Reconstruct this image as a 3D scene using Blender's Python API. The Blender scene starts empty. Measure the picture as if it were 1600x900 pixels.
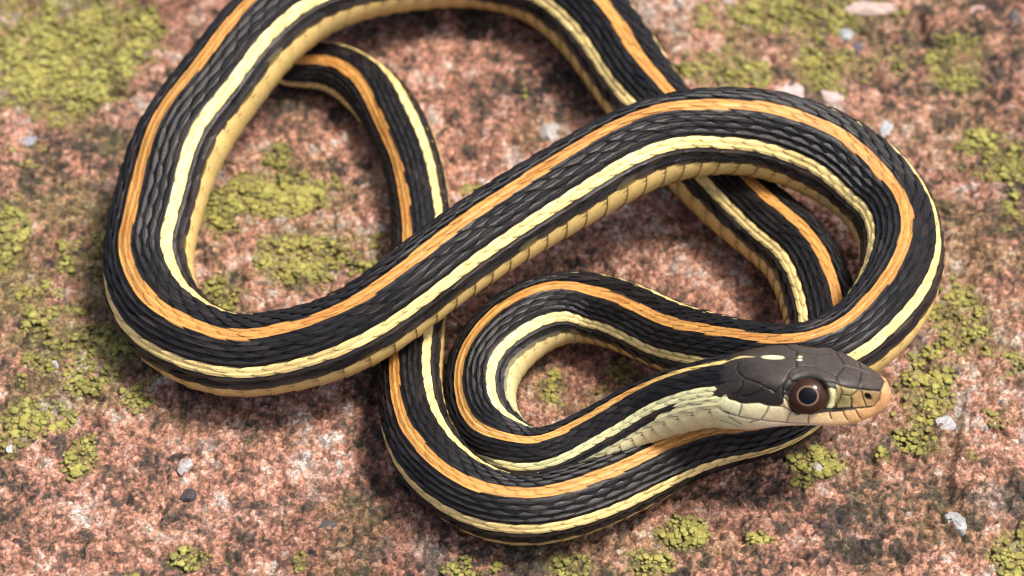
import bpy, math
import numpy as np
from mathutils import Vector, Matrix

# ------------------------------------------------------------------ units
# 1 unit in the calculations below = U metres (about the size of one photo pixel at the snake)
U = 0.0769e-3
D = 4447.0                       # camera distance in units  -> 0.342 m
ELEV = math.radians(50.0)
TGT = np.array([0.0, 0.0, 60.0])
scene = bpy.context.scene

# ------------------------------------------------------------------ camera
cR = np.array([1.0, 0, 0])
cU = np.array([0, math.sin(ELEV), math.cos(ELEV)])
cF = np.array([0, math.cos(ELEV), -math.sin(ELEV)])
CAM = TGT - cF * D
cam = bpy.data.cameras.new("camera")
cam_o = bpy.data.objects.new("camera", cam)
scene.collection.objects.link(cam_o)
M = Matrix(((cR[0], cU[0], -cF[0], CAM[0] * U), (cR[1], cU[1], -cF[1], CAM[1] * U),
            (cR[2], cU[2], -cF[2], CAM[2] * U), (0, 0, 0, 1)))
cam_o.matrix_world = M
cam.sensor_width = 36.0
cam.lens = 36.0 * D / 1600.0
cam.clip_start = 0.01
cam.clip_end = 50.0
cam.dof.use_dof = True
cam.dof.focus_distance = (D - 235) * U
cam.dof.aperture_fstop = 25.0
scene.camera = cam_o
scene.cycles.filter_width = 1.1

# ------------------------------------------------------------------ sky, sun, exposure
SUN = Vector((0.40, 0.00, 0.90)).normalized()
world = bpy.data.worlds.new("World")
scene.world = world
world.use_nodes = True
nt = world.node_tree
sky = nt.nodes.new("ShaderNodeTexSky")
sky.sky_type = 'NISHITA'
sky.sun_disc = False
sky.dust_density = 5.0
sky.ozone_density = 0.4
sky.sun_elevation = math.asin(SUN.z)
sky.sun_rotation = math.atan2(SUN.x, SUN.y)
bg = nt.nodes["Background"]
bg.inputs[1].default_value = 0.15
nt.links.new(sky.outputs[0], bg.inputs[0])
sun = bpy.data.lights.new("sun", 'SUN')
sun.energy = 3.6
sun.angle = math.radians(13)
sun.color = (1.0, 0.955, 0.88)
sun_o = bpy.data.objects.new("sun", sun)
scene.collection.objects.link(sun_o)
sun_o.rotation_euler = SUN.to_track_quat('Z', 'Y').to_euler()
sun_o.location = SUN * 1.0
scene.view_settings.view_transform = 'Standard'
scene.view_settings.look = 'None'
scene.view_settings.gamma = 1.0
scene.view_settings.exposure = 0.52
scene.view_settings.use_curve_mapping = False

# ------------------------------------------------------------------ small maths
rng = np.random.default_rng(7)


def at(px, py, z):
    """the point at height z that lies behind picture position (px, py)"""
    d = cF * D + cR * (px - 800.0) + cU * (450.0 - py)
    k = (z - CAM[2]) / d[2]
    return CAM + d * k


def hash2(ix, iy, seed):
    n = (ix.astype(np.int64) * 374761393 + iy.astype(np.int64) * 668265263 + seed * 982451653) & 0xFFFFFFFF
    n = ((n ^ (n >> 13)) * 1274126177) & 0xFFFFFFFF
    n = ((n ^ (n >> 15)) * 2246822519) & 0xFFFFFFFF
    n = n ^ (n >> 16)
    return (n & 0xFFFFFF) / float(0x1000000)


def vnoise(x, y, seed):
    ix, iy = np.floor(x), np.floor(y)
    fx, fy = x - ix, y - iy
    fx = fx * fx * (3 - 2 * fx)
    fy = fy * fy * (3 - 2 * fy)
    a = hash2(ix, iy, seed); b = hash2(ix + 1, iy, seed)
    c = hash2(ix, iy + 1, seed); d = hash2(ix + 1, iy + 1, seed)
    return (a * (1 - fx) + b * fx) * (1 - fy) + (c * (1 - fx) + d * fx) * fy


def fbm(x, y, scale, seed, octaves=4, gain=0.5):
    s, amp, tot = 0.0, 1.0, 0.0
    f = 1.0 / scale
    for o in range(octaves):
        s = s + amp * (vnoise(x * f + 13.7 * o, y * f - 7.1 * o, seed + o) - 0.5)
        tot += amp
        amp *= gain
        f *= 2.03
    return s / tot * 2.0


def worley(x, y, cell, seed):
    """nearest and second nearest distance (in cells) and an id in 0..1 of the nearest grain"""
    gx, gy = x / cell, y / cell
    ix, iy = np.floor(gx), np.floor(gy)
    f1 = np.full(x.shape, 9.0); f2 = np.full(x.shape, 9.0)
    idn = np.zeros(x.shape); idm = np.zeros(x.shape)
    for ox in (-1, 0, 1):
        for oy in (-1, 0, 1):
            jx, jy = ix + ox, iy + oy
            d = np.hypot(jx + 0.1 + 0.8 * hash2(jx, jy, seed) - gx, jy + 0.1 + 0.8 * hash2(jx, jy, seed + 1) - gy)
            near = d < f1
            f2 = np.where(near, f1, np.minimum(f2, d))
            idn = np.where(near, hash2(jx, jy, seed + 2), idn)
            idm = np.where(near, hash2(jx, jy, seed + 3), idm)
            f1 = np.where(near, d, f1)
    return f1, f2, idn, idm


def smooth(a, b, x):
    t = np.clip((x - a) / (b - a), 0, 1)
    return t * t * (3 - 2 * t)


def cubic(xs, ys, xq):
    """C2 natural cubic spline, any number of columns"""
    xs = np.asarray(xs, float); ys = np.asarray(ys, float)
    one = ys.ndim == 1
    if one:
        ys = ys[:, None]
    n = len(xs)
    h = np.diff(xs)
    A = np.zeros((n, n)); B = np.zeros((n, ys.shape[1]))
    A[0, 0] = A[-1, -1] = 1
    for i in range(1, n - 1):
        A[i, i - 1] = h[i - 1]; A[i, i] = 2 * (h[i - 1] + h[i]); A[i, i + 1] = h[i]
        B[i] = 6 * ((ys[i + 1] - ys[i]) / h[i] - (ys[i] - ys[i - 1]) / h[i - 1])
    m = np.linalg.solve(A, B)
    xq = np.asarray(xq, float)
    k = np.clip(np.searchsorted(xs, xq) - 1, 0, n - 2)
    hh = h[k][:, None]; a = (xs[k + 1] - xq)[:, None]; b = (xq - xs[k])[:, None]
    r = (m[k] * a ** 3 + m[k + 1] * b ** 3) / (6 * hh) + (ys[k] / hh - m[k] * hh / 6) * a + (ys[k + 1] / hh - m[k + 1] * hh / 6) * b
    return r[:, 0] if one else r


# ------------------------------------------------------------------ mesh helpers
def make_mesh(name, verts, quads, tris=None, cols=None, smooth_shade=True):
    me = bpy.data.meshes.new(name)
    verts = np.asarray(verts, dtype=np.float32)
    quads = np.asarray(quads, dtype=np.int32).reshape(-1, 4)
    tris = np.zeros((0, 3), np.int32) if tris is None else np.asarray(tris, dtype=np.int32).reshape(-1, 3)
    me.vertices.add(len(verts))
    me.vertices.foreach_set("co", (verts * U).ravel())
    nl = quads.size + tris.size
    me.loops.add(nl)
    me.loops.foreach_set("vertex_index", np.concatenate([quads.ravel(), tris.ravel()]))
    npoly = len(quads) + len(tris)
    me.polygons.add(npoly)
    starts = np.concatenate([np.arange(len(quads)) * 4, quads.size + np.arange(len(tris)) * 3]).astype(np.int32)
    me.polygons.foreach_set("loop_start", starts)
    me.polygons.foreach_set("use_smooth", np.full(npoly, smooth_shade))
    me.update(calc_edges=True)
    if cols is not None:
        at_ = me.attributes.new("col", 'FLOAT_COLOR', 'POINT')
        c = np.ones((len(verts), 4), np.float32)
        c[:, :np.asarray(cols).shape[1]] = cols
        at_.data.foreach_set("color", c.ravel())
    me.validate()
    return me


def add_obj(name, me, mat, parent=None, label=None, cat=None, kind=None, group=None):
    o = bpy.data.objects.new(name, me)
    scene.collection.objects.link(o)
    if me is not None and mat is not None and not me.materials:
        me.materials.append(mat)
    if parent is not None:
        o.parent = parent
    for k, v in (("label", label), ("category", cat), ("kind", kind), ("group", group)):
        if v:
            o[k] = v
    return o


def grid_quads(nu, nv, base=0, wrap=False):
    i = np.arange(nu - 1)[:, None]
    j = np.arange(nv if wrap else nv - 1)[None, :]
    j2 = (j + 1) % nv
    a = i * nv + j; b = i * nv + j2; c = (i + 1) * nv + j2; d = (i + 1) * nv + j
    return np.stack([a, b, c, d], -1).reshape(-1, 4) + base


# ------------------------------------------------------------------ materials
def new_mat(name):
    m = bpy.data.materials.new(name)
    m.use_nodes = True
    return m, m.node_tree, m.node_tree.nodes["Principled BSDF"]


def node(t, kind, **kw):
    n = t.nodes.new(kind)
    for k, v in kw.items():
        setattr(n, k, v)
    return n


def noise_node(t, scale, detail=4, rough=0.55):
    n = node(t, "ShaderNodeTexNoise")
    n.inputs["Scale"].default_value = scale
    n.inputs["Detail"].default_value = detail
    n.inputs["Roughness"].default_value = rough
    c = t.nodes.get("tc") or node(t, "ShaderNodeTexCoord", name="tc")
    t.links.new(c.outputs["Object"], n.inputs["Vector"])
    return n


def maprange(t, src, a, b, c, d):
    n = node(t, "ShaderNodeMapRange")
    n.inputs[1].default_value = a; n.inputs[2].default_value = b
    n.inputs[3].default_value = c; n.inputs[4].default_value = d
    t.links.new(src, n.inputs[0])
    return n.outputs[0]


def tint(t, col, fac, lo, hi):
    """multiply a colour by a 0..1 factor spread to lo..hi"""
    m = node(t, "ShaderNodeVectorMath", operation='SCALE')
    t.links.new(col, m.inputs[0])
    t.links.new(maprange(t, fac, 0.25, 0.75, lo, hi), m.inputs["Scale"])
    return m.outputs[0]


def bump(t, bsdf, src, strength, dist):
    b = node(t, "ShaderNodeBump")
    b.inputs["Strength"].default_value = strength
    b.inputs["Distance"].default_value = dist
    t.links.new(src, b.inputs["Height"])
    t.links.new(b.outputs[0], bsdf.inputs["Normal"])
    return b


def attr_mat(name, rough, n_scale, lo, hi, bump_scale, bump_dist, coat=0.0, spec=0.5, rvar=0.1, fine=None, grain=None):
    m, t, b = new_mat(name)
    a = node(t, "ShaderNodeAttribute", attribute_name="col")
    n = noise_node(t, n_scale)
    t.links.new(tint(t, a.outputs["Color"], n.outputs["Fac"], lo, hi), b.inputs["Base Color"])
    if grain:
        src_ = b.inputs["Base Color"].links[0].from_socket
        nw = noise_node(t, 3000, 2)
        mx = node(t, "ShaderNodeMixRGB", blend_type='ADD')
        mx.inputs[0].default_value = 0.00022
        t.links.new(t.nodes["tc"].outputs["Object"], mx.inputs[1])
        t.links.new(nw.outputs["Color"], mx.inputs[2])
        for sc_, lo_, hi_ in grain:
            vo = node(t, "ShaderNodeTexVoronoi")
            vo.inputs["Scale"].default_value = sc_
            t.links.new(mx.outputs[0], vo.inputs["Vector"])
            sep = node(t, "ShaderNodeSeparateColor")
            t.links.new(vo.outputs["Color"], sep.inputs[0])
            src_ = tint(t, src_, sep.outputs[0], lo_, hi_)
        t.links.new(src_, b.inputs["Base Color"])
    if fine:
        nf = noise_node(t, n_scale * 2.6, 3, .6)
        t.links.new(tint(t, b.inputs["Base Color"].links[0].from_socket, nf.outputs["Fac"], *fine), b.inputs["Base Color"])
    n2 = noise_node(t, bump_scale, 5, 0.6)
    bump(t, b, n2.outputs["Fac"], 1.0, bump_dist)
    n3 = noise_node(t, n_scale * 0.4, 3)
    t.links.new(maprange(t, n3.outputs["Fac"], 0.3, 0.7, rough - rvar, rough + rvar), b.inputs["Roughness"])
    b.inputs["Specular IOR Level"].default_value = spec
    b.inputs["Coat Weight"].default_value = coat
    b.inputs["Coat Roughness"].default_value = 0.22
    return m


mat_skin = attr_mat("snake_scales", 0.31, 3500, 0.82, 1.20, 9000, 0.00004, coat=0.0, spec=0.23, rvar=0.10)
mat_rock = attr_mat("granite", 0.80, 3600, 0.66, 1.30, 5200, 0.00030, spec=0.35, fine=(.68, 1.28), grain=((1500, .76, 1.18), (3400, .66, 1.28)))
mat_lichen = attr_mat("lichen_crust", 0.9, 4500, 0.75, 1.25, 9000, 0.00012, spec=0.2)
mat_quartz = attr_mat("quartz", 0.5, 2500, 0.75, 1.2, 5000, 0.0002, spec=0.5)


def gloss_mat(name, col, rough=0.015):
    m, t, b = new_mat(name)
    n = noise_node(t, 4000, 3)
    rgb = node(t, "ShaderNodeRGB")
    rgb.outputs[0].default_value = (*col, 1)
    t.links.new(tint(t, rgb.outputs[0], n.outputs["Fac"], 0.8, 1.2), b.inputs["Base Color"])
    b.inputs["Roughness"].default_value = 0.4
    b.inputs["Specular IOR Level"].default_value = 0.05
    b.inputs["Coat Weight"].default_value = 0.45
    b.inputs["Coat IOR"].default_value = 1.38
    b.inputs["Coat Roughness"].default_value = rough
    return m


# ================================================================== THE ROCK
# ---- lichen places: picture position (for the ground point), half sizes, strength, patch index
LICHEN = [
    # cx, cy, rx, ry, strength
    (110, 80, 125, 95, 1.0), (215, 40, 45, 40, 0.7), (20, 20, 60, 50, .5),
    (435, 300, 90, 42, 1.0), (470, 400, 80, 50, .85), (355, 325, 55, 40, .7), (430, 245, 30, 30, .7), (560, 395, 40, 45, .5),
    (350, 450, 40, 30, .5),
    (120, 560, 120, 60, .55), (20, 350, 35, 65, .8), (140, 400, 60, 50, .5), (60, 480, 70, 40, .45), (225, 605, 35, 40, .5),
    (35, 660, 40, 40, .85), (90, 650, 30, 25, .9), (122, 712, 28, 38, 1.0), (10, 690, 25, 30, .8),
    (295, 868, 42, 20, .9), (355, 870, 16, 12, .7), (205, 895, 14, 9, .8), (470, 878, 12, 20, .7),
    (735, 885, 48, 20, .75), (895, 882, 42, 26, .9), (1005, 882, 42, 26, .9), (1065, 835, 45, 26, .95), (1185, 845, 22, 12, .9),
    (1440, 625, 48, 55, .9), (1435, 690, 45, 25, .9), (1505, 500, 55, 70, .7), (1460, 570, 40, 40, .7),
    (1545, 235, 60, 55, .72), (1500, 90, 55, 45, .7), (1260, 15, 140, 40, .75), (1130, 105, 65, 40, .75), (1300, 95, 60, 42, .68),
    (1585, 865, 45, 45, .95), (1275, 725, 45, 25, .95), (1255, 755, 22, 14, .8), (1570, 560, 35, 30, .6), (1520, 715, 14, 14, .8),
    (1585, 330, 30, 40, .4), (1380, 710, 16, 12, .6),
    (900, 612, 62, 36, .55), (968, 572, 24, 22, .7), (735, 298, 22, 14, .6), (1260, 395, 20, 16, .5),
    (1110, 30, 40, 40, .4), (1345, 640, 25, 16, .4), (820, 150, 30, 20, .25), (690, 590, 18, 22, .4),
    (40, 250, 40, 40, .35), (260, 800, 40, 20, .12), (1400, 60, 50, 40, .35), (1560, 640, 30, 30, .35),
]
lich_w = []
for cx, cy, rx, ry, st in LICHEN:
    p = at(cx, cy, 0); px_ = at(cx + rx, cy, 0); py_ = at(cx, cy - ry, 0)
    lich_w.append((p[0], p[1], abs(px_[0] - p[0]), abs(py_[1] - p[1]), st))
# olive or grey-brown darker patches in the stone, broken up by noise
DARK_PATCH = [(160, 200, 60, 35, .5), (420, 660, 180, 40, .3), (1080, 385, 80, 50, .25), (1340, 690, 60, 30, .8), (1560, 800, 60, 35, .5),
         (1410, 75, 50, 40, .6), (60, 690, 60, 30, .5), (480, 370, 60, 30, .3), (1000, 600, 50, 30, .5), (100, 310, 80, 40, .3),
         (860, 80, 60, 30, .4), (560, 800, 80, 50, .3), (1390, 820, 70, 25, .4), (940, 170, 40, 40, .2)]
dark_patch_w = []
for cx, cy, rx, ry, st in DARK_PATCH:
    p = at(cx, cy, 0); px_ = at(cx + rx, cy, 0); py_ = at(cx, cy - ry, 0)
    dark_patch_w.append((p[0], p[1], abs(px_[0] - p[0]), abs(py_[1] - p[1]), st))

ALGAE = [(110, 450, 160, 210, .80), (470, 350, 150, 120, .55), (1520, 400, 110, 260, .45), (1250, 60, 220, 70, .5), (1500, 120, 110, 90, .4), (950, 860, 160, 50, .4), (900, 610, 100, 50, .55),
         (1450, 640, 90, 90, .35), (350, 480, 70, 40, .5), (330, 660, 120, 40, .3), (60, 100, 180, 130, .5), (1050, 850, 150, 40, .3), (200, 210, 80, 60, .5)]
algae_w = []
for cx, cy, rx, ry, st in ALGAE:
    p = at(cx, cy, 0); px_ = at(cx + rx, cy, 0); py_ = at(cx, cy - ry, 0)
    algae_w.append((p[0], p[1], abs(px_[0] - p[0]), abs(py_[1] - p[1]), st))


def blob_mask(x, y, lst):
    m = np.zeros(x.shape)
    for cx, cy, rx, ry, st in lst:
        r = np.hypot((x - cx) / rx, (y - cy) / ry)
        m = np.maximum(m, st * (1 - smooth(0.55, 1.35, r)))
    return m


def axis(lo, hi, step, far):
    a = np.arange(lo, hi + step, step)
    out = []
    d, s = 0.0, step
    while d < far:
        s *= 1.09
        d += s
        out.append(d)
    out = np.array(out)
    return np.concatenate([lo - out[::-1], a, hi + out])


gx = axis(-1010, 1010, 2.5, 60000)
gy = axis(-700, 900, 2.5, 60000)
GX, GY = np.meshgrid(gx, gy, indexing='ij')


def ground(x, y):
    """height of the rock and its colour"""
    und = fbm(x, y, 520, 11, 3) * 16 + fbm(x, y, 150, 21, 3) * 9
    wx = x + fbm(x, y, 16, 31, 2) * 6
    wy = y + fbm(x, y, 16, 41, 2) * 6
    f1, f2, ida, idb = worley(wx, wy, 10, 51)
    g1, g2, idc, idd = worley(wx + 3, wy - 8, 26, 61)
    h1, h2, ide, idf = worley(wx * 1.0 + 50, wy + 80, 7, 71)
    edge = smooth(0.0, 0.28, f2 - f1)
    edge_b = smooth(0.0, 0.22, g2 - g1)
    z = und + (ida - 0.5) * 5.5 + edge * 3.0 + (idc - 0.5) * 7 + edge_b * 3.5 + (ide - .5) * 2.4 + fbm(x, y, 9, 81, 3) * 2.5 - 10
    pits = smooth(0.30, 0.62, fbm(x, y, 60, 91, 4))
    z = z - pits * 12
    # ---------------- colour by grain
    zone = fbm(x, y, 170, 101, 4)
    zone2 = fbm(x, y, 90, 111, 4)
    pick = 0.475 + (idb - .5) * 0.32 + (idd - .5) * 0.28 + (idf - .5) * 0.28 + zone * 0.34 + fbm(x, y, 36, 121, 5, .6) * 0.44
    stops = np.array([-0.1, 0.20, 0.30, 0.40, 0.52, 0.64, 0.74, 0.84, 1.0])
    pal = np.array([(.038, .030, .026), (.090, .064, .048), (.18, .105, .072), (.31, .155, .102), (.47, .225, .150),
                    (.51, .270, .188), (.53, .345, .262), (.53, .41, .34), (.57, .52, .48)])
    col = np.stack([np.interp(pick, stops, pal[:, i]) for i in range(3)], -1)
    # grey quartz zones and brown weathering
    grey = smooth(0.25, 0.6, zone2)[..., None]
    lum = col.mean(-1, keepdims=True)
    col = col * (1 - 0.5 * grey) + np.array([1.05, .98, .9]) * lum * 0.5 * grey
    brown = smooth(0.05, 0.5, fbm(x, y, 210, 131, 4))[..., None]
    col = col * (1 - brown * np.array([.30, .34, .36]))
    st = blob_mask(x, y, dark_patch_w) * smooth(-0.35, 0.25, fbm(x, y, 40, 141, 4))
    st = st[..., None]
    col = col * (1 - st) + st * (0.45 * col + np.array([.072, .060, .044]) * (0.6 + 0.8 * ida[..., None]))
    # green film of the lichen, between its plates
    lm = blob_mask(x, y, lich_w)
    film = smooth(0.32, 0.72, lm + fbm(x, y, 48, 151, 4) * 0.55 + fbm(x, y, 12, 155, 2) * .15)
    film = film * (0.45 + 0.55 * smooth(.15, .5, idb))
    fc = np.array([.205, .178, .052]) * (0.50 + 0.9 * ide[..., None])
    col = col * (1 - 0.80 * film[..., None]) + 0.80 * film[..., None] * fc
    # a weak olive algae tinge in places
    alg = np.maximum(smooth(0.15, 0.6, fbm(x, y, 130, 161, 4)) * 0.30,
                     blob_mask(x, y, algae_w) * smooth(-.45, .3, fbm(x, y, 55, 165, 4)))[..., None]
    col = col * (1 - alg) + alg * np.array([.185, .150, .055]) * (.4 + 1.1 * idb[..., None])
    seam = (0.74 + 0.26 * edge * edge_b)[..., None]
    col = col * seam
    return z, col, film


GZ, GC, GF = ground(GX, GY)
far = np.maximum(np.abs(GX) / 1100, np.abs(GY) / 1000)
GZ = GZ * np.clip(2.2 - far, 0.25, 1) + np.clip(far - 3, 0, None) * 0


def crack(pts, depth, width):
    global GZ, GC
    w = np.array([at(a, b, 0)[:2] for a, b in pts])
    lo = w.min(0) - 40; hi = w.max(0) + 40
    i0, i1 = np.searchsorted(gx, [lo[0], hi[0]]); j0, j1 = np.searchsorted(gy, [lo[1], hi[1]])
    X = GX[i0:i1, j0:j1]; Y = GY[i0:i1, j0:j1]
    X = X + fbm(X, Y, 25, 171, 2) * 7
    Y = Y + fbm(X, Y, 25, 181, 2) * 7
    d = np.full(X.shape, 1e9)
    for a, b in zip(w[:-1], w[1:]):
        ab = b - a
        t = np.clip(((X - a[0]) * ab[0] + (Y - a[1]) * ab[1]) / (ab @ ab), 0, 1)
        d = np.minimum(d, np.hypot(X - a[0] - t * ab[0], Y - a[1] - t * ab[1]))
    g = np.exp(-(d / width) ** 2)
    GZ[i0:i1, j0:j1] -= g * depth
    GC[i0:i1, j0:j1] *= (1 - 0.35 * g)[..., None]


crack([(1500, 640), (1492, 690), (1482, 730), (1486, 775)], 10, 9)
crack([(1440, 20), (1448, 55), (1470, 62)], 22, 10)
crack([(175, 135), (200, 130)], 20, 11)
crack([(1280, 690), (1300, 680), (1318, 672)], 12, 6)
crack([(600, 560), (560, 700), (600, 760)], 8, 12)
crack([(1370, 110), (1390, 130)], 16, 8)
crack([(500, 760), (525, 755)], 12, 8)

nxg, nyg = GX.shape
q = grid_quads(nxg, nyg)
rock_me = make_mesh("rock", np.stack([GX, GY, GZ], -1).reshape(-1, 3), q[:, [0, 3, 2, 1]], cols=GC.reshape(-1, 3))
rock = add_obj("rock_ground", rock_me, mat_rock, kind="structure",
               label="weathered pink granite rock surface under the snake")


def gz(x, y):
    i = np.clip(np.searchsorted(gx, x), 0, len(gx) - 1)
    j = np.clip(np.searchsorted(gy, y), 0, len(gy) - 1)
    return GZ[i, j]


# ---- crystals that stand out of the rock, each a piece of its own
def lump(seed, facet):
    r = np.random.default_rng(seed)
    nu, nv = 9, 16
    th = np.linspace(0, math.pi * 0.62, nu)
    ph = np.arange(nv) / nv * 2 * math.pi
    T, P = np.meshgrid(th, ph, indexing='ij')
    v = np.stack([np.sin(T) * np.cos(P), np.sin(T) * np.sin(P), np.cos(T)], -1)
    rad = np.full(T.shape, 1.0)
    for k in range(facet):
        n = r.normal(size=3); n[2] = abs(n[2]); n /= np.linalg.norm(n)
        c = r.uniform(.55, .85)
        dn = v @ n
        rad = np.minimum(rad, np.where(dn > .05, c / np.maximum(dn, .05), 9))
    rad *= 1 + r.normal(size=T.shape) * .035
    return v * rad[..., None], nu, nv


CRYSTAL = [  # px, py, rx, ry, height, colour
    (857, 203, 24, 22, 14, (.50, .46, .43)), (1491, 815, 20, 26, 16, (.42, .41, .40)), (1238, 130, 32, 24, 13, (.66, .50, .46)),
    (1300, 135, 26, 14, 10, (.64, .48, .44)), (45, 212, 22, 12, 9, (.33, .33, .36)), (1322, 40, 17, 10, 9, (.42, .45, .45)),
    (1478, 660, 18, 13, 9, (.50, .49, .50)), (1385, 195, 16, 22, 9, (.48, .47, .50)), (85, 568, 9, 7, 7, (.52, .50, .50)),
    (16, 700, 7, 7, 6, (.60, .62, .62)), (1342, 65, 12, 12, 7, (.10, .09, .10)), (292, 770, 15, 11, 7, (.065, .05, .055)),
    (128, 92, 9, 7, 6, (.40, .44, .48)), (1360, 5, 48, 14, 12, (.62, .44, .38)), (1585, 25, 14, 12, 9, (.15, .13, .11)),
    (560, 280, 12, 8, 7, (.06, .045, .04)), (290, 727, 12, 16, 7, (.46, .43, .41)), (510, 822, 16, 11, 8, (.10, .09, .085)),
    (1288, 820, 11, 8, 6, (.09, .05, .05)), (1180, 108, 8, 7, 6, (.33, .36, .35)), (660, 645, 8, 8, 4, (.3, .26, .24)),
    (1420, 805, 14, 8, 6, (.36, .32, .30)), (1275, 735, 10, 9, 5, (.44, .41, .38)), (150, 60, 7, 6, 5, (.30, .32, .36)),
    (1530, 10, 26, 14, 10, (.64, .42, .36)), (520, 30, 14, 10, 7, (.40, .30, .26)), (600, 60, 16, 9, 7, (.48, .30, .24)),
]
for k, (a, b, rx, ry, hh, c) in enumerate(CRYSTAL):
    p = at(a, b, 0); sx = abs(at(a + rx, b, 0)[0] - p[0]); sy = abs(at(a, b - ry, 0)[1] - p[1])
    v, nu, nv = lump(100 + k, 7)
    v = v.reshape(-1, 3) * np.array([sx, sy, hh * 1.2])
    an = rng.uniform(-.4, .4)
    v = np.stack([v[:, 0] * math.cos(an) - v[:, 1] * math.sin(an), v[:, 0] * math.sin(an) + v[:, 1] * math.cos(an), v[:, 2]], -1)
    v += np.array([p[0], p[1], gz(p[0], p[1]) - hh * .35])
    cc = np.array(c) * .8 * rng.uniform(.75, 1.2, (len(v), 1))
    me = make_mesh("quartz_grain", v, grid_quads(nu, nv, 0, True), cols=cc, smooth_shade=False)
    add_obj("quartz_grain", me, mat_quartz, parent=rock)


# ---- lichen: small domed plates crowded into patches
def plate(r, n=9):
    """unit plate: irregular outline, slightly domed, dark sides going down into the rock"""
    ang = np.arange(n) / n * 2 * math.pi + r.uniform(0, .3)
    rad = 1 + r.uniform(-.34, .34, n)
    o = np.stack([np.cos(ang) * rad, np.sin(ang) * rad], -1)
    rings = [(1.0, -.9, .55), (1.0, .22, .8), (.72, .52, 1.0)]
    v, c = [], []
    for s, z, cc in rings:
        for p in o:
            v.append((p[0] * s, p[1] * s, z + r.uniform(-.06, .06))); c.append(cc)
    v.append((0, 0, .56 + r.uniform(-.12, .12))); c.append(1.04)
    quads = []
    for k in range(2):
        for i in range(n):
            j = (i + 1) % n
            quads.append((k * n + i, k * n + j, (k + 1) * n + j, (k + 1) * n + i))
    tris = [(2 * n + i, 2 * n + (i + 1) % n, 3 * n) for i in range(n)]
    return np.array(v), np.array(quads), np.array(tris), np.array(c)


PLATES = [plate(np.random.default_rng(300 + k)) for k in range(24)]
cellp = 6.6
cx_, cy_ = np.meshgrid(np.arange(-1000, 1000, cellp), np.arange(-640, 880, cellp), indexing='ij')
px_ = cx_ + rng.uniform(0, cellp * .9, cx_.shape); py_ = cy_ + rng.uniform(0, cellp * .9, cx_.shape)
lmask = blob_mask(px_, py_, lich_w)
val = lmask + fbm(px_, py_, 48, 151, 4) * 0.55 + fbm(px_, py_, 20, 201, 3) * .85
keep = (val > .57) & (lmask > .10) & (rng.random(val.shape) < .96)
PX, PY, PV = px_[keep], py_[keep], val[keep]
# which patch each plate belongs to: named places, all others are scattered crumbs
NAMED = [
    ("broad blurred yellow-green lichen crust, the largest on the rock", [0, 1, 2]),
    ("wide olive-green lichen patch inside the large loop, beside its yellow belly", [3, 5, 6]),
    ("olive-green lichen patch inside the large loop, next to the long diagonal coil", [4, 7]),
    ("tall narrow yellow-green lichen patch some way out from the large loop's side", [10]),
    ("dull olive lichen crust hugging the outer bend of the large loop", [9, 11, 12, 13]),
    ("bright yellow-green lichen cluster with a small white grain beside it", [14, 15, 17]),
    ("oval bright lichen clump standing apart on bare pink rock below the large loop", [16]),
    ("flat bright yellow lichen clump near a dark crystal on bare pink rock", [18]),
    ("pale thin lichen clump below the lowest coil, on its brown hollow side", [22]),
    ("small dense lichen clump straight below the lowest coil's deepest point", [23]),
    ("small dense lichen clump just below the wide clump under the lowest coil", [24]),
    ("wide green lichen clump on the rock closest to the lowest coil's underside", [25]),
    ("tiny lichen clump between the lowest coil and the loose grey quartz grain", [26]),
    ("tall green lichen clump on the rock just past the snake's snout", [27]),
    ("green lichen clump between the snake's snout and the crack in the rock", [28]),
    ("scattered green lichen patch beside the outer bend of the ring coil", [29, 30]),
    ("short bright lichen streak on grey rock under the snake's chin", [37, 38]),
    ("yellow-green lichen clump beside the loose grey quartz grain", [36]),
    ("blurred green lichen patch behind the spot where the coil dives under the arch", [34]),
    ("blurred green lichen band farthest behind the arched coil", [33]),
    ("blurred green lichen patch next to the pinkish white grains behind the arch", [35]),
    ("blurred green lichen patch close to a pale pink slab behind the ring coil", [32]),
    ("pale green lichen patch out from the shoulder of the ring coil", [31]),
    ("small olive lichen patch in the middle of the tight neck loop", [43]),
    ("tiny green lichen spot in the tight loop, against the coil behind the neck", [44]),
]
which = np.full(len(PX), len(NAMED))
lw = np.array(lich_w)
rr = np.stack([np.hypot((PX - l[0]) / l[2], (PY - l[1]) / l[3]) for l in lich_w], -1)
near = rr.argmin(1)
for k, (_, idx) in enumerate(NAMED):
    which[np.isin(near, idx) & (rr.min(1) < 1.35)] = k


def build_plates(sel):
    V, Q, T, Cc = [], [], [], []
    base = 0
    for x, y, v in zip(PX[sel], PY[sel], PV[sel]):
        pv, pq, pt, pc = PLATES[rng.integers(len(PLATES))]
        s = rng.choice([rng.uniform(2.0, 3.4), rng.uniform(3.2, 5.6)]) * (0.85 + .6 * min(1.0, max(0, v - .5)))
        a = rng.uniform(0, 6.28)
        ca, sa = math.cos(a), math.sin(a)
        w = np.stack([(pv[:, 0] * ca - pv[:, 1] * sa) * s, (pv[:, 0] * sa + pv[:, 1] * ca) * s, pv[:, 2] * s * .34], -1)
        # follow the slope of the stone
        z0 = gz(x, y)
        w += (x, y, z0 + 1.3)
        g = rng.uniform(0, 1)
        base_c = np.array([.235, .210, .055]) * (1 - g) + np.array([.33, .305, .085]) * g
        if rng.random() < .2:
            base_c = base_c * .55 + np.array([.06, .055, .02])
        base_c = base_c * (0.55 + .5 * min(1.0, max(0.0, (v - .45) * 1.6)))
        V.append(w); Q.append(pq + base); T.append(pt + base)
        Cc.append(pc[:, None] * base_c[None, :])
        base += len(w)
    return np.concatenate(V), np.concatenate(Q), np.concatenate(T), np.concatenate(Cc)


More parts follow.
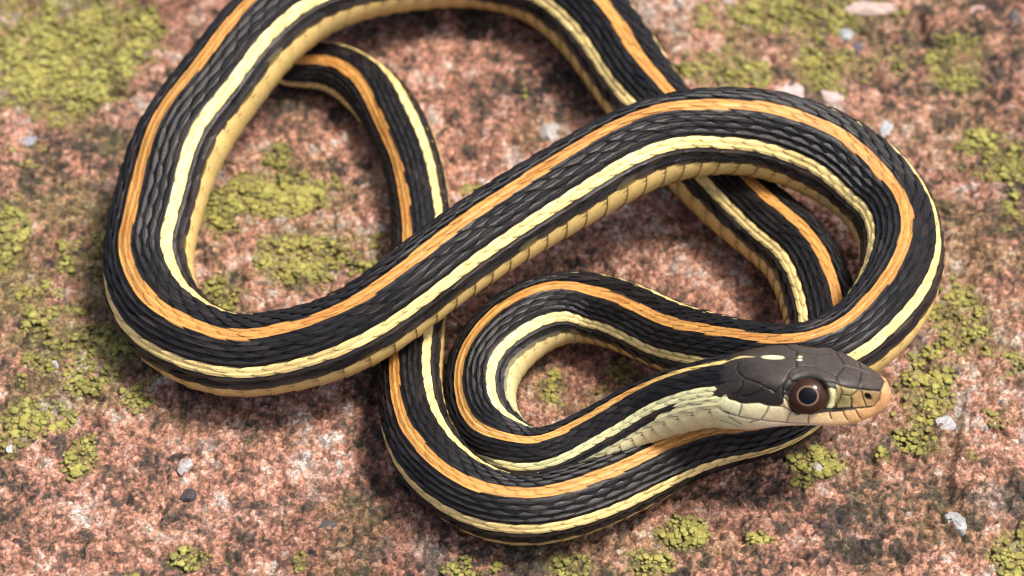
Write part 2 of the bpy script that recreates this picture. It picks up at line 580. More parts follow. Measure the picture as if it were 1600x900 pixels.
for k in range(len(NAMED) + 1):
    sel = which == k
    if sel.sum() < 3:
        continue
    v, qd, tr, cc = build_plates(sel)
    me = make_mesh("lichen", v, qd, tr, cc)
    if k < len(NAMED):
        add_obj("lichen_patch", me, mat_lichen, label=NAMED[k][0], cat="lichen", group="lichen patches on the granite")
    else:
        add_obj("lichen_crumbs", me, mat_lichen, kind="stuff", label="scattered tiny green lichen crumbs all over the pink rock", cat="lichen")


# ================================================================== THE SNAKE
# course of the body from snout to tail: picture position, radius, height of the axis above
# the rock, and where the orange back stripe runs across the body (-1..1, left of travel is +)
#        x     y    R    z    stripe position (picture)
COURSE = [
    (1392, 610, 50, 232, None), (1350, 607, 50, 236, None), (1300, 603, 50, 238, None), (1250, 600, 52, 236, None),
    (1200, 603, 57, 230, None), (1150, 611, 57, 214, None),
    (1093, 621, 54, 184, (1086, 575)), (1003, 650, 50, 124, (990, 611)), (903, 698, 46, 86, (895, 664)),
    (820, 715, 48, 64, (818, 684)), (770, 676, 54, 58, (737, 660)), (756, 590, 60, 62, (716, 590)),
    (791, 531, 63, 63, (757, 507)), (882, 484, 58, 58, (880, 444)), (943, 487, 57, 60, (953, 463)),
    (1050, 528, 57, 92, (1056, 513)), (1148, 556, 58, 142, (1150, 527)), (1252, 567, 61, 182, (1249, 526)),
    (1352, 522, 63, 184, (1331, 497)), (1394, 467, 65, 165, (1385, 458)), (1408, 400, 66, 140, (1416, 400)),
    (1390, 333, 70, 124, (1409, 322)), (1302, 252, 74, 142, (1316, 210)), (1135, 208, 70, 190, (1135, 165)),
    (1007, 233, 71, 204, (996, 182)), (919, 278, 71, 200, (900, 231)), (782, 358, 70, 184, (760, 320)),
    (660, 442, 68, 172, (640, 411)), (547, 520, 67, 132, (530, 481)), (430, 553, 67, 100, (421, 519)), (360, 556, 67, 88, (362, 521)),
    (292, 530, 69, 80, (298, 513)), (248, 482, 72, 78, (240, 487)), (235, 415, 73, 84, (195, 415)),
    (250, 325, 73, 108, (206, 330)), (286, 227, 75, 140, (239, 200)), (353, 128, 71, 164, (315, 98)),
    (432, 35, 71, 166, (401, 0)), (525, -24, 72, 152, (505, -65)), (625, -48, 72, 116, (618, -90)),
    (740, -54, 71, 86, (745, -92)), (850, -24, 70, 72, (872, -52)), (949, 70, 68, 68, (975, 55)), (990, 130, 66, 66, (1011, 117)),
    (1075, 240, 63, 62, (1105, 210)), (1187, 348, 61, 60, (1217, 322)), (1235, 389, 62, 60, (1262, 370)),
    (1268, 446, 62, 60, (1297, 440)), (1283, 530, 61, 60, (1305, 530)), (1262, 600, 60, 59, (1280, 610)), (1205, 648, 59, 58, (1208, 655)),
    (1116, 678, 58, 57, (1114, 674)), (1005, 734, 58, 57, (1000, 717)), (885, 787, 59, 58, (880, 762)), (800, 797, 57, 56, (800, 768)),
    (688, 733, 57, 56, (686, 731)), (654, 673, 56, 54, (640, 681)), (644, 600, 52, 51, (619, 600)), (650, 500, 50, 49, (625, 500)),
    (659, 400, 48, 47, (640, 400)), (656, 300, 47, 46, (633, 300)), (626, 202, 48, 46, (606, 210)), (560, 128, 45, 43, (563, 121)),
    (500, 104, 40, 38, (503, 94)), (450, 100, 37, 36, (450, 90)), (412, 70, 35, 34, (403, 68)), (404, 15, 32, 31, (398, 15)),
    (430, -50, 29, 28, None), (500, -110, 24, 24, None), (620, -135, 16, 16, None), (740, -140, 6, 7, None),
]
cp = np.array([c[:2] for c in COURSE], float)
seg = np.hypot(*np.diff(cp, axis=0).T)
ct = np.concatenate([[0], np.cumsum(seg)])
NP = 3000
tq = np.linspace(0, ct[-1], NP)
Cpx = cubic(ct, cp, tq)
Rpx = np.interp(tq, ct, [c[2] for c in COURSE])
Zc = np.interp(tq, ct, [c[3] for c in COURSE])


def smooth1(a, w):
    k = np.hanning(w); k /= k.sum()
    p = np.pad(a, w // 2, mode='edge')
    return np.convolve(p, k, mode='valid')[:len(a)]


Rpx = smooth1(Rpx, 61); Zc = smooth1(Zc, 61)
dC = np.gradient(Cpx, axis=0)
dC /= np.linalg.norm(dC, axis=1)[:, None]
# stripe offsets at the measured stations
ds, dv = [], []
for (x, y, R, z, s), t in zip(COURSE, ct):
    if s is None:
        continue
    i = np.argmin(abs(tq - t))
    n = np.array([dC[i, 1], -dC[i, 0]])          # left of travel in the picture (y runs down)
    dd = np.dot(np.array(s) - np.array([x, y]), n) / R
    ds.append(t); dv.append(np.clip(dd, -.9, .9))
# head and the hidden tail end
ds = [0, ct[5]] + ds + [ct[-4], ct[-1]]
dv = [-.82, -.84] + dv + [dv[-1], .3]
Dof = smooth1(np.interp(tq, ds, dv), 51)

P3 = np.array([at(a, b, z) for (a, b), z in zip(Cpx, Zc)])
depth = (P3 - CAM) @ cF
R3 = Rpx * depth / D
T3 = np.gradient(P3, axis=0)
T3 /= np.linalg.norm(T3, axis=1)[:, None]
Vw = CAM - P3
Vw /= np.linalg.norm(Vw, axis=1)[:, None]
N3 = np.cross(Vw, T3)                             # left of travel as seen from the camera
N3 /= np.linalg.norm(N3, axis=1)[:, None]
D3 = N3 * Dof[:, None] + Vw * np.sqrt(1 - Dof ** 2)[:, None]
D3 -= T3 * np.sum(D3 * T3, 1)[:, None]
D3 /= np.linalg.norm(D3, axis=1)[:, None]
L3 = np.cross(T3, D3)                             # lateral
S3 = np.concatenate([[0], np.cumsum(np.linalg.norm(np.diff(P3, axis=0), axis=1))])
# the body must not sink below the rock or hover: follow the stone gently
S_head = np.interp(ct[5], tq, S3)
S_end = S3[-1]


def frame(s):
    s = np.asarray(s, float)
    f = lambda A: np.stack([np.interp(s, S3, A[:, i]) for i in range(3)], -1)
    T = f(T3); T /= np.linalg.norm(T, axis=-1)[..., None]
    Dd = f(D3); Dd -= T * np.sum(Dd * T, -1)[..., None]; Dd /= np.linalg.norm(Dd, axis=-1)[..., None]
    return f(P3), T, Dd, np.cross(T, Dd), np.interp(s, S3, R3)


def section(th):
    """radius factor: a little flattened below"""
    return 1.0 - 0.07 * smooth(1.5, 2.4, np.abs(th))


def surf(s, th, off):
    """points on the body: s along, th from the back line (radians), off in radii"""
    p, t, d, l, r = frame(s)
    rr_ = (r * (section(th) + off))[..., None]
    return p + rr_ * (np.cos(th)[..., None] * d + np.sin(th)[..., None] * l), t


BV, BQ, BT, BC = [], [], [], []
nb = 0


def add_patch(v, nu, nv, c, wrap=False, flip=False):
    global nb
    qd = grid_quads(nu, nv, nb, wrap)
    if flip:
        qd = qd[:, ::-1]
    BV.append(v.reshape(-1, 3)); BQ.append(qd); BC.append(c.reshape(-1, 3))
    nb += nu * nv


PITCH = math.radians(8.3)
S_tail = float(np.interp(ct[50], tq, S3))


def pitch_of(s):
    """fewer rows towards the tail: each takes a wider angle"""
    return 1 + .10 * smooth(S_tail - 500, S_tail + 200, np.asarray(s)) + .13 * smooth(S_tail + 700, S_tail + 1000, np.asarray(s))


# ---- skin tube under the scales
nt_ = 1400
ss = np.linspace(S_head - 20, S_end, nt_)
thh = np.linspace(-math.pi, math.pi, 49)[:-1]
SS, TH = np.meshgrid(ss, thh, indexing='ij')
v, _ = surf(SS, TH, np.full(SS.shape, -.030))
c = np.ones(v.shape) * np.array([.012, .011, .010])
pf = pitch_of(SS)
c[np.abs(TH) < PITCH * pf * 1.05] = (.30, .13, .025)
c[np.abs(np.abs(TH) - 6.5 * PITCH * pf) < PITCH * pf * .5] = (.22, .16, .06)
belly = np.abs(TH) > math.radians(75)
c[belly] = (.30, .20, .075)
add_patch(v, nt_, 48, c, True, True)

# ---- rows of scales
stations = [S_head - 8]
while stations[-1] < S_end - 12:
    r = float(np.interp(stations[-1], S3, R3))
    stations.append(stations[-1] + max(4.0, 0.53 * r))
stations = np.array(stations)
nst = len(stations)
COL_BLACK = np.array([.0098, .0088, .0090])
COL_ORANGE = np.array([.50, .245, .065])
COL_CREAM = np.array([.78, .59, .235])
COL_NECK = np.array([.60, .58, .30])
COL_BELLY = np.array([.58, .41, .15])
COL_BELLYN = np.array([.64, .58, .32])
COL_BROWN = np.array([.065, .046, .034])
uu = np.linspace(-1, 1, 8)
vv = np.array([-1, -.6, -.13, 0, .13, .6, 1.0])
wprof = np.array([.35, .74, .94, 1.0, .97, .86, .62, .16])
wdiam = np.array([.06, .30, .62, .88, .92, .72, .44, .05])
wblunt = np.array([.80, .96, 1.0, 1.0, 1.0, .94, .82, .36])
UU, VV = np.meshgrid(uu, vv, indexing='ij')
WW0 = np.repeat(wprof[:, None], len(vv), 1)
WW2 = np.repeat(wdiam[:, None], len(vv), 1)
WW1 = np.repeat(wblunt[:, None], len(vv), 1)
rs = np.random.default_rng(5)


def neckness(s):
    """1 at the head, 0 after the tight loop: pale greenish there"""
    return float(1 - smooth(S_head + 120, S_head + 900, s))


for k in range(19):
    rk = abs(k - 9)
    sg = 1 if k >= 9 else -1
    th0 = (k - 9) * PITCH
    wfac = .62
    if rk == 9:
        th0 *= 1.025; wfac = .86
    elif rk in (6, 7):
        wfac = .50
        th0 += -sg * PITCH * (.06 if rk == 7 else -.06)
    for j in range(nst - 2):
        s0, s1 = stations[j], stations[j + 1]
        if k % 2:
            s0, s1 = (stations[j] + stations[j + 1]) / 2, (stations[j + 1] + stations[j + 2]) / 2
        pl = s1 - s0
        nk = neckness(s0)
        half = pl * (.70 + rs.uniform(-.03, .03))
        jit = rs.uniform(-.02, .02) * pl
        s = s0 + jit + UU * half + (0.10 * half) * (VV ** 2) * -1
        tip = (UU + 1) / 2
        flat = rk in (0, 1, 6, 7)
        WW = WW1 if rk in (6, 7) else (WW2 if 2 <= rk <= 4 else WW0)
        if WW is WW2:
            wfac = .74
        elif rk < 2:
            wfac = .62
        pt = PITCH * float(pitch_of(s0))
        th = th0 / PITCH * pt + VV * WW * pt * wfac + rs.uniform(-.004, .004)
        roll = rs.uniform(-.010, .010)
        lift = rs.uniform(.8, 1.25)
        keel = (0.010 if rk < 2 else .006) if flat else (0.042 if rk < 8 else 0.012)
        lf, dm = (.024, .010) if flat else (.050, .014)
        off = -.022 + lf * tip ** 1.3 * lift - dm * VV ** 2 * (1 - .3 * tip) + keel * np.exp(-(VV / .11) ** 2) * (1 - np.abs(UU) ** 3) + roll * VV
        off = off - .012 * (np.abs(UU) > .98) * (UU > 0) - .012 * (UU < -.9)
        v, _ = surf(s, th, off)
        side = VV * sg           # + = away from the back line
        br = rs.uniform(.80, 1.15)
        blk = COL_BLACK * rs.uniform(.65, 1.35)
        if rs.random() < .08:
            blk = blk * 1.3 + np.array([.008, .004, .003])
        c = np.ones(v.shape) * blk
        c[np.abs(VV) < .05] = blk * 1.7  # highlight streak along the keel, painted into the scale colour
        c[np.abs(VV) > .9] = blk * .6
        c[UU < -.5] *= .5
        cream = (COL_CREAM * (1 - nk) + COL_NECK * nk)
        orange = COL_ORANGE * (1 - .25 * nk) + np.array([.66, .48, .16]) * .25 * nk
        # the start of the stripe on the nape is pale and thin
        nape = float(1 - smooth(S_head + 20, S_head + 150, s0))
        orange = orange * (1 - nape) + np.array([.64, .50, .17]) * nape
        if rk == 0:
            mott = rs.uniform(.85, 1.1)
            c[:] = orange * mott
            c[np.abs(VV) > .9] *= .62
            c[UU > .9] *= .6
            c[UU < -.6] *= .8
            if rs.random() < .10:
                c[VV ** 2 < .3] = np.array([.40, .13, .03])
        elif rk == 1:
            m = (side < (.0 + rs.uniform(-.15, .25) - .9 * nape))
            c[m] = orange * br * np.array([1, .95, .9])
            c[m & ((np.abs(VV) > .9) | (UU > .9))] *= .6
        elif rk in (6, 7):
            cr = cream * br
            c[:] = cr
            outer = (side < -.5) if rk == 6 else (side > .5)
            edge = np.abs(VV) > .9
            c[outer & edge & (UU > .6)] = blk
            c[outer & (UU > .9)] = blk
            c[outer & edge & (UU < -.9)] = blk
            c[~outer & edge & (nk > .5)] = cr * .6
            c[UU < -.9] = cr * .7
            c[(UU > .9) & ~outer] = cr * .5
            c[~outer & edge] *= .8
            c[:, :] *= (1 - .10 * rs.random())
        elif rk == 8:
            mix = rs.uniform(0, .35)
            c[:] = blk * (1 - mix) + COL_BROWN * mix
            if s0 < S_head + 95 + rs.uniform(-14, 14):
                c[:] = COL_NECK * br
                c[(np.abs(VV) > .9) | (UU > .9)] *= .55
        elif rk == 9:
            mix = np.clip(.05 + .55 * side + rs.uniform(-.2, .25), 0, 1)[..., None]
            low = COL_BROWN * 1.6 if rs.random() < .6 else COL_BELLY * .45
            c = blk * (1 - mix) + low * mix
            if nk > .2:
                c = c * (1 - nk) + nk * COL_BELLYN * (.85 if nk > .6 else .6)
                if s0 > S_head + 110:
                    c[side < -.1] = blk
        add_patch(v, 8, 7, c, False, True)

# ---- belly plates
bu = np.linspace(-1, 1, 6)
bth = np.linspace(math.radians(78), math.radians(282), 25)
BU, BTH = np.meshgrid(bu, bth, indexing='ij')
for j in range(nst - 1):
    s0, s1 = stations[j], stations[j + 1]
    pl = s1 - s0
    nk = neckness(s0)
    e = np.abs((BTH - math.pi) / math.radians(102))
    s = s0 + pl * .5 + BU * pl * .60 - pl * .22 * e ** 4 * 1.0 + pl * .15
    tip = (BU + 1) / 2
    off = -.026 + .026 * tip ** 2 - .012 * e ** 8
    thb = np.where(BTH > math.pi, BTH - 2 * math.pi, BTH)
    v, _ = surf(s, thb, off)
    base = (COL_BELLY * (1 - nk) + COL_BELLYN * nk) * rs.uniform(.92, 1.06)
    c = np.ones(v.shape) * base
    c[BU > .9] = base * np.array([.86, .84, .78])
    c[BU < -.9] = base * .55
    add_patch(v, 6, 25, c, False, True)

# ------------------------------------------------------------------ the head
# stations along the axis: [top, brow, cheek, lip, chin edge, chin] as (sideways, up) half sections
HEAD_X = [1105, 1150, 1172, 1200, 1250, 1285, 1315, 1350, 1374, 1387, 1393]
HEAD_S = [
    [(0, 44), (29, 34), (44, 2), (37, -25), (24, -38), (0, -44)],
    [(0, 51), (35, 38), (54, 2), (48, -28), (32, -45), (0, -53)],
    [(0, 55), (35, 42), (58, 2), (53, -29), (38, -44), (0, -51)],
    [(0, 50), (41, 40), (60, 3), (54, -29), (40, -43), (0, -50)],
    [(0, 44), (46, 36), (54, 3), (51, -28), (39, -44), (0, -50)],
    [(0, 41), (43, 35), (47, 4), (46, -28), (35, -45), (0, -49)],
    [(0, 37), (38, 32), (41, 3), (40, -27), (31, -46), (0, -50)],
    [(0, 28), (27, 22), (32, 0), (32, -20), (24, -40), (0, -44)],
    [(0, 18), (18, 14), (23, -2), (22, -15), (16, -31), (0, -35)],
    [(0, 8), (9, 5), (13, -4), (13, -12), (9, -21), (0, -23)],
    [(0, -3), (2, -4), (3, -6), (3, -8), (2, -10), (0, -11)],
]
HT = np.array([0, .2, .45, .68, .85, 1.0])


def head_local(x, t):
    """x = station (as in HEAD_X), t in -1..1 around (0 back line, +-1 chin) -> sideways, up"""
    hx = np.array(HEAD_X, float)
    arr = np.array(HEAD_S, float)                      # stations, 6, 2
    q_ = cubic(hx, arr.reshape(len(hx), -1), np.ravel(x)).reshape(-1, 6, 2)
    ext_t = np.concatenate([-HT[::-1][:-1], HT])       # -1..1
    full = np.concatenate([q_[:, ::-1][:, :-1] * np.array([-1, 1]), q_], 1)
    # wrap two extra on both ends for smoothness
    et = np.concatenate([ext_t[-3:-1] - 2, ext_t, ext_t[1:3] + 2])
    fl = np.concatenate([full[:, -3:-1], full, full[:, 1:3]], 1)
    tt = np.ravel(t)
    out = np.zeros((len(tt), 2))
    # group by equal station
    ux, inv = np.unique(np.ravel(x), return_inverse=True)
    for i in range(len(ux)):
        m = np.where(inv == i)[0]
        out[m] = cubic(et, fl[m[0]], tt[m])
    return out


HEAD_TMAP = (np.array([1392, 1350, 1300, 1250, 1200, 1150, 1093.0])[::-1], ct[:7][::-1])


def head_frame(x):
    t = np.interp(x, *HEAD_TMAP)
    s = np.interp(t, tq, S3)
    p, T, Dd, L, r = frame(s)
    # beyond the first course point go straight on
    ext = np.maximum(0, np.asarray(x) - 1392)
    return p - T * ext[..., None], T, Dd, L


HEAD_K = 1.0
def head_point(x, t, off=0.0):
    lw_ = head_local(x, t)
    p, T, Dd, L = head_frame(np.ravel(x))
    return p + L * lw_[:, :1] * -1 + Dd * lw_[:, 1:]


nx_h, nt_h = 300, 400
hx_ = np.concatenate([np.linspace(1105, 1380, 250), 1380 + 13 * np.sin(np.linspace(0, math.pi / 2, 51)[1:])])
ht_ = np.linspace(-1, 1, nt_h + 1)[:-1]
HX, HTT = np.meshgrid(hx_, ht_, indexing='ij')
hp = head_point(HX, HTT).reshape(nx_h, nt_h, 3)
hn = np.cross(np.gradient(hp, axis=0), np.gradient(hp, axis=1))
hn /= np.linalg.norm(hn, axis=-1)[..., None] + 1e-9
ctr = hp.mean(1, keepdims=True)
if np.mean(np.sum(hn * (hp - ctr), -1)) < 0:
    hn = -hn
SEAMS = {   # joints between the head shields: station along the head, distance from the back line
    'frontal_side': [(1244.7, 13.6), (1246.9, 19.7), (1258.0, 17.6), (1270.1, 17.3), (1285.6, 22.3), (1298.3, 27.7), (1303.5, 28.3)],
    'frontal_front': [(1303.5, 28.3), (1310.7, 14.4), (1314.3, 4.5)],
    'frontal_rear': [(1246.9, 19.7), (1244.7, 9.5), (1247.2, 4.2)],
    'pref_intern': [(1341.1, 5.9), (1339.1, 19.7), (1336.4, 30.3), (1335.3, 39.1)],
    'supra_front': [(1303.0, 28.4), (1303.2, 36.0), (1306.8, 41.4)],
    'canthus': [(1282.3, 45.8), (1291.1, 42.5), (1299.9, 41.1), (1309.6, 44.4), (1322.0, 43.3), (1336.1, 37.6), (1354.3, 31.6), (1372.8, 22.4)],
    'rostral': [(1377.8, 0.0), (1378.9, 2.4), (1375.0, 15.6), (1372.8, 22.4), (1371.2, 38.3), (1363.4, 54.7)],
    'brow': [(1233.1, 41.3), (1240.3, 49.4), (1251.1, 44.5), (1263.5, 40.3), (1274.5, 42.1), (1285.6, 45.3)],
    'par_supra': [(1246.9, 19.7), (1240.3, 25.5), (1234.2, 34.9), (1232.6, 41.7)],
    'par_lat': [(1170.7, 12.9), (1169.1, 19.1), (1170.7, 28.0), (1177.9, 39.6), (1185.6, 43.4), (1195.0, 48.9), (1201.6, 54.7), (1208.8, 58.8), (1213.8, 63.7), (1221.5, 57.8), (1228.1, 49.3), (1233.1, 41.3)],
    'postoc': [(1228.1, 49.3), (1224.8, 58.9), (1233.7, 63.2)],
    'postoc2': [(1224.8, 58.9), (1225.1, 69.8), (1233.7, 80.5)],
    'temp1': [(1174.9, 43.5), (1172.9, 51.5), (1166.3, 57.8), (1159.1, 57.4)],
    'temp2': [(1199.4, 53.3), (1194.5, 59.8), (1181.8, 65.0), (1171.8, 64.2)],
    'lab1': [(1169.6, 73.5), (1166.3, 82.1), (1160.8, 91.4)],
    'lab2': [(1202.7, 85.1), (1198.3, 94.2), (1188.1, 107.1)],
    'lab3': [(1235.9, 97.6), (1231.5, 106.7), (1227.0, 120.3)],
    'lab4': [(1266.8, 103.5), (1265.7, 111.5), (1266.2, 121.2)],
    'lab5': [(1298.0, 94.8), (1299.1, 99.7), (1301.9, 106.0)],
    'lab6': [(1317.3, 86.1), (1320.6, 92.9), (1326.2, 98.0)],
    'lab7': [(1336.1, 74.1), (1340.8, 79.6), (1347.4, 85.7)],
    'lip_top': [(1143.7, 60.4), (1153.0, 57.7), (1155.3, 63.5), (1163.0, 68.1), (1168.5, 73.3), (1174.0, 75.5), (1190.6, 77.0), (1201.9, 83.3), (1212.7, 85.7), (1225.9, 88.3), (1236.1, 97.0)],
    'mouth': [(1135.4, 67.2), (1142.0, 76.8), (1149.2, 83.8), (1158.6, 91.2), (1172.9, 100.8), (1185.9, 107.1), (1201.9, 114.5), (1227.6, 121.0), (1264.0, 122.3)],
    'preoc': [(1309.6, 45.3), (1311.8, 51.7), (1311.2, 64.0), (1307.9, 78.0), (1307.7, 87.6)],
    'preoc_r': [(1290.0, 53.9), (1292.5, 69.5), (1292.2, 89.2)],
    'loreal': [(1314.0, 57.9), (1325.1, 55.1), (1330.6, 47.6), (1335.3, 39.8)],
    'loreal2': [(1326.4, 56.0), (1328.6, 64.9), (1328.9, 73.5)],
    'nasal': [(1340.8, 39.4), (1344.4, 48.4), (1351.8, 59.7)],
    'lipline': [(1292.2, 90.3), (1307.7, 87.6), (1320.1, 81.7), (1337.5, 71.1), (1352.1, 60.5), (1363.4, 54.7)],
    'jaw4': [(1148.6, 90.8), (1155.3, 102.7), (1158.3, 109.6)],
    'jaw5': [(1170.7, 109.9), (1177.3, 107.3), (1185.3, 108.2)],
    'jaw6': [(1131.5, 93.3), (1144.5, 102.7), (1153.3, 116.8)],
}
REGIONS = {
    'pale': [(1105.0, 46.7), (1105.0, 46.7), (1105.0, 47.8), (1107.8, 50.8), (1113.8, 49.8), (1125.4, 53.1), (1132.6, 55.3), (1141.4, 59.5), (1147.0, 57.8), (1153.6, 55.5), (1155.3, 63.5), (1163.0, 68.1), (1168.5, 73.3), (1174.0, 75.5), (1190.6, 77.0), (1201.9, 83.3), (1212.7, 85.7), (1221.5, 85.0), (1224.8, 80.0), (1227.0, 69.2), (1230.4, 66.7), (1232.6, 71.2), (1236.1, 97.0), (1250.2, 103.1), (1270.1, 102.9), (1288.9, 96.4), (1298.8, 94.0), (1317.6, 86.5), (1337.5, 72.2), (1363.4, 54.7), (1371.2, 38.3), (1372.8, 22.4), (1375.0, 15.6), (1378.9, 2.4)],
    'prebar': [(1289.7, 52.5), (1296.3, 50.5), (1303.0, 51.0), (1305.2, 62.4), (1304.3, 80.7), (1301.0, 86.5), (1292.5, 89.7)],
    'loreal': [(1303.2, 43.5), (1311.0, 44.5), (1335.3, 39.8), (1330.6, 47.6), (1327.3, 54.3), (1329.7, 72.9), (1308.8, 84.6), (1305.5, 70.6)],
    'nasal': [(1335.3, 39.8), (1371.7, 24.2), (1370.1, 38.6), (1363.2, 54.5), (1332.2, 72.9), (1328.6, 64.9), (1327.8, 53.1), (1332.0, 47.5)],
    'gapblack': [(1298.0, 88.4), (1315.4, 83.7), (1317.6, 86.5), (1307.9, 91.6), (1299.9, 93.7)],
}


def seg_dist(X, Y, pts):
    d = np.full(X.shape, 1e9)
    for (ax_, ay_), (bx_, by_) in zip(pts[:-1], pts[1:]):
        ex, ey = bx_ - ax_, by_ - ay_
        t = np.clip(((X - ax_) * ex + (Y - ay_) * ey) / (ex * ex + ey * ey + 1e-9), 0, 1)
        d = np.minimum(d, np.hypot(X - ax_ - t * ex, Y - ay_ - t * ey))
    return d


def inside(X, Y, pts):
    r = np.zeros(X.shape, bool)
    n = len(pts)
    for i in range(n):
        (xa, ya), (xb, yb) = pts[i], pts[(i + 1) % n]
        c_ = ((ya > Y) != (yb > Y)) & (X < (xb - xa) * (Y - ya) / (yb - ya + 1e-9) + xa)
        r ^= c_
    return r


mid_h = nt_h // 2
HQ = np.concatenate([np.zeros((nx_h, 1)), np.cumsum(np.linalg.norm(np.diff(hp, axis=1), axis=-1), 1)], 1)
HQ = np.abs(HQ - HQ[:, mid_h:mid_h + 1])
wob = fbm(HX, HQ, 9, 401, 3)
sd = np.full(HX.shape, 1e9)
for nm, pts in SEAMS.items():
    sd = np.minimum(sd, seg_dist(HX, HQ, pts))
sd = np.minimum(sd, np.where((HX < 1247) | (HX > 1314), HQ, 1e9))
lines = sd + np.abs(wob) * .4
hc = np.ones(hp.shape) * np.array([.050, .041, .034])
hc *= (1 + .22 * fbm(HX, HQ, 26, 411, 3) + .25 * fbm(HX, HQ, 5, 421, 3))[..., None]
behind = smooth(1240, 1170, HX)[..., None]
hc = hc * (1 - .45 * behind)                                    # the temple plates are blacker
lipdark = (smooth(1140, 1170, HX) * smooth(1238, 1215, HX) * smooth(46, 62, HQ))[..., None]
hc = hc * (1 - lipdark * .8) + lipdark * .8 * np.array([.012, .010, .008])
pale_poly = [(1060, 46)] + REGIONS['pale'] + [(1384, 0), (1420, 0), (1420, 300), (1060, 300)]
pale = inside(HX + wob * .8, HQ + wob * .8, pale_poly)
stops_x = [1105, 1150, 1190, 1240, 1290, 1340, 1375, 1393]
pc = np.array([(.60, .60, .34), (.64, .63, .36), (.68, .60, .36), (.70, .57, .34), (.72, .53, .27), (.66, .40, .17), (.56, .30, .13), (.50, .27, .13)])
pcol = np.stack([np.interp(HX, stops_x, pc[:, i]) for i in range(3)], -1)
pcol *= (1 + .10 * fbm(HX, HQ, 14, 431, 3))[..., None]
jaw = smooth(112, 130, HQ)[..., None]
pcol = pcol * (1 - jaw) + jaw * np.array([.66, .53, .40])
hc[pale] = pcol[pale]
for nm, cc in (('loreal', (.30, .245, .105)), ('nasal', (.46, .29, .12)), ('prebar', (.68, .64, .33)), ('gapblack', (.012, .010, .008))):
    m = inside(HX + wob * .6, HQ + wob * .6, REGIONS[nm])
    hc[m] = np.array(cc) * (1 + .2 * wob[m])[..., None]
fade = (inside(HX, HQ, REGIONS['nasal']) * smooth(54, 34, HQ))[..., None]
hc = hc * (1 - .55 * fade) + .55 * fade * np.array([.09, .07, .045])
for (sx, sq, rx_, rq_) in ((1214.5, 0, 16, 5.2), (1250.0, 3.8, 4.2, 2.6)):
    k_ = smooth(1.1, .8, np.hypot((HX - sx) / rx_ * (1 + .2 * wob), (HQ - sq) / rq_))[..., None]
    hc = hc * (1 - k_) + k_ * np.array([.80, .70, .40])
k_ = (smooth(3.4, 2.0, HQ + .1 * np.abs(HX - 1172)) * (HX < 1192))[..., None]
hc = hc * (1 - k_) + k_ * np.array([.74, .60, .26])
groove = np.exp(-(lines / 1.15) ** 2)
hc = hc * (1 - (.78 * groove)[..., None])
disp = -1.5 * groove + .9 * (1 - np.exp(-sd / 6.0))
# mouth gape line at the corner of the jaw
gape = seg_dist(HX, HQ, SEAMS['mouth'][:3])
g_ = np.exp(-(gape / 1.6) ** 2)
hc = hc * (1 - .9 * g_[..., None]); disp -= 2.0 * g_
# nostril
nd = np.hypot((HX - 1352) / 1.15, HQ - 42.5)
k_ = smooth(6.5, 4.0, nd)
hc = hc * (1 - k_[..., None]) + k_[..., None] * np.array([.012, .008, .007]); disp -= 5 * smooth(6.5, 1.5, nd)
# the rim round the eye
for side in (1, -1):
    p, T, Dd, L = [a_[0] for a_ in head_frame(np.array([1263.0]))]
    Ls = L * -1 * side
    ec = p + Ls * 47 + Dd * 12
    ax = Ls * .84 + Dd * .54 - T * .05
    ax /= np.linalg.norm(ax)
    rel = hp - ec
    al = rel @ ax
    pe = np.linalg.norm(rel - al[..., None] * ax, axis=-1)
    fr = (al > -12)
    rim = np.exp(-((pe - 29.5) / 2.6) ** 2) * fr
    hc = hc * (1 - .85 * rim[..., None])
    disp += fr * (1.6 * np.exp(-((pe - 33.5) / 3.0) ** 2) - 6 * smooth(29, 24, pe))
#ENDHEADCOLOR
hp = hp + hn * disp[..., None]
add_patch(hp, nx_h, nt_h, hc, True, False)
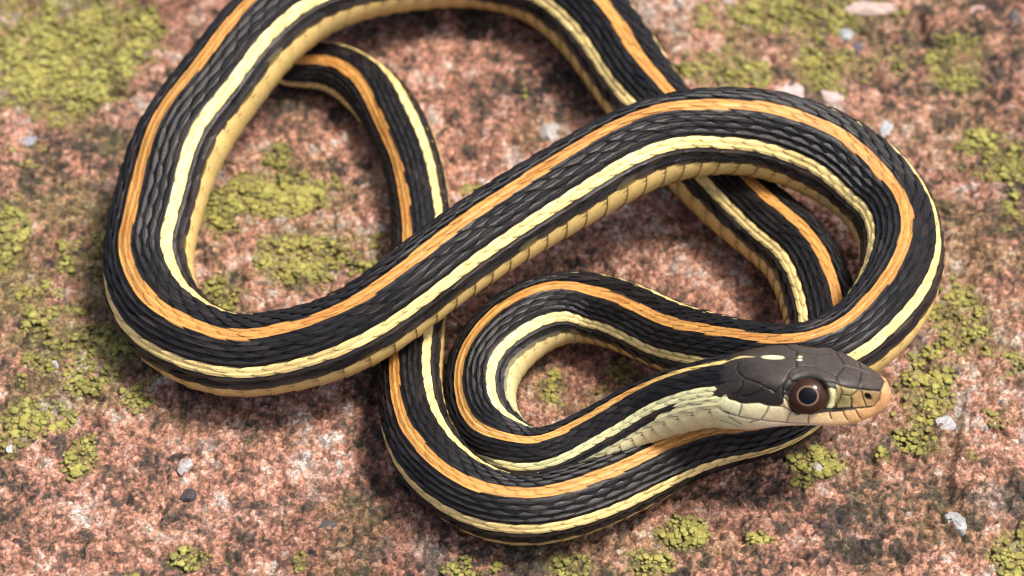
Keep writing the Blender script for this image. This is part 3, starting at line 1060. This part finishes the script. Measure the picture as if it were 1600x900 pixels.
# close the snout tip
tipi = nb - nt_h
tipv = hp[-1].mean(0)
BV.append(tipv[None]); BC.append(hc[-1].mean(0)[None]); nb += 1
BT.append(np.stack([tipi + np.arange(nt_h), tipi + (np.arange(nt_h) + 1) % nt_h, np.full(nt_h, nb - 1)], -1))

base_pt = P3[np.argmin(abs(S3 - S_end * .5))].copy()
snake = add_obj("snake", None, None, label="slender black ribbon snake with orange back stripe and cream side stripes, coiled on pink rock",
                cat="snake")
body_me = make_mesh("body", np.concatenate(BV), np.concatenate(BQ), np.concatenate(BT), np.concatenate(BC))
body = add_obj("body", body_me, mat_skin, parent=snake)

# ---- eyes
m_iris = gloss_mat("eye_iris", (.030, .0125, .007))
m_pupil = gloss_mat("eye_pupil", (.002, .002, .003))
m_ring = gloss_mat("eye_ring", (.17, .105, .065))


def cap(r0, r1, rad, scale, axes, centre, n=48):
    rings = max(4, int((r1 - r0) / .05))
    an = np.linspace(r0, r1, rings)
    ph = np.arange(n) / n * 2 * math.pi
    A, P = np.meshgrid(an, ph, indexing='ij')
    a1, a2, a3 = axes
    v = (centre + rad * (np.sin(A) * np.cos(P))[..., None] * a1 + rad * scale[1] * (np.sin(A) * np.sin(P))[..., None] * a2
         + rad * scale[2] * np.cos(A)[..., None] * a3)
    return make_mesh("eye", v.reshape(-1, 3), grid_quads(rings, n, 0, True)[:, ::-1])


for side in (1, -1):
    xe = 1263.0
    p, T, Dd, L = [a[0] for a in head_frame(np.array([xe]))]
    Ls = L * -1 * side
    c0 = p + Ls * 47 + Dd * 12
    ax = Ls * .84 + Dd * .54 - T * .05
    ax /= np.linalg.norm(ax)
    a1 = -T - ax * np.dot(-T, ax); a1 /= np.linalg.norm(a1)
    a2 = np.cross(ax, a1)
    eye = add_obj("eye", cap(.33, 2.2, 29.6, (1, .90, .56), (a1, a2, ax), c0), m_iris, parent=snake)
    add_obj("pupil", cap(0.0, .47, 29.75, (1, .92, .562), (a1, a2, ax), c0), m_pupil, parent=eye)
    add_obj("iris_ring", cap(.44, .56, 29.68, (1, .92, .561), (a1, a2, ax), c0), m_ring, parent=eye)
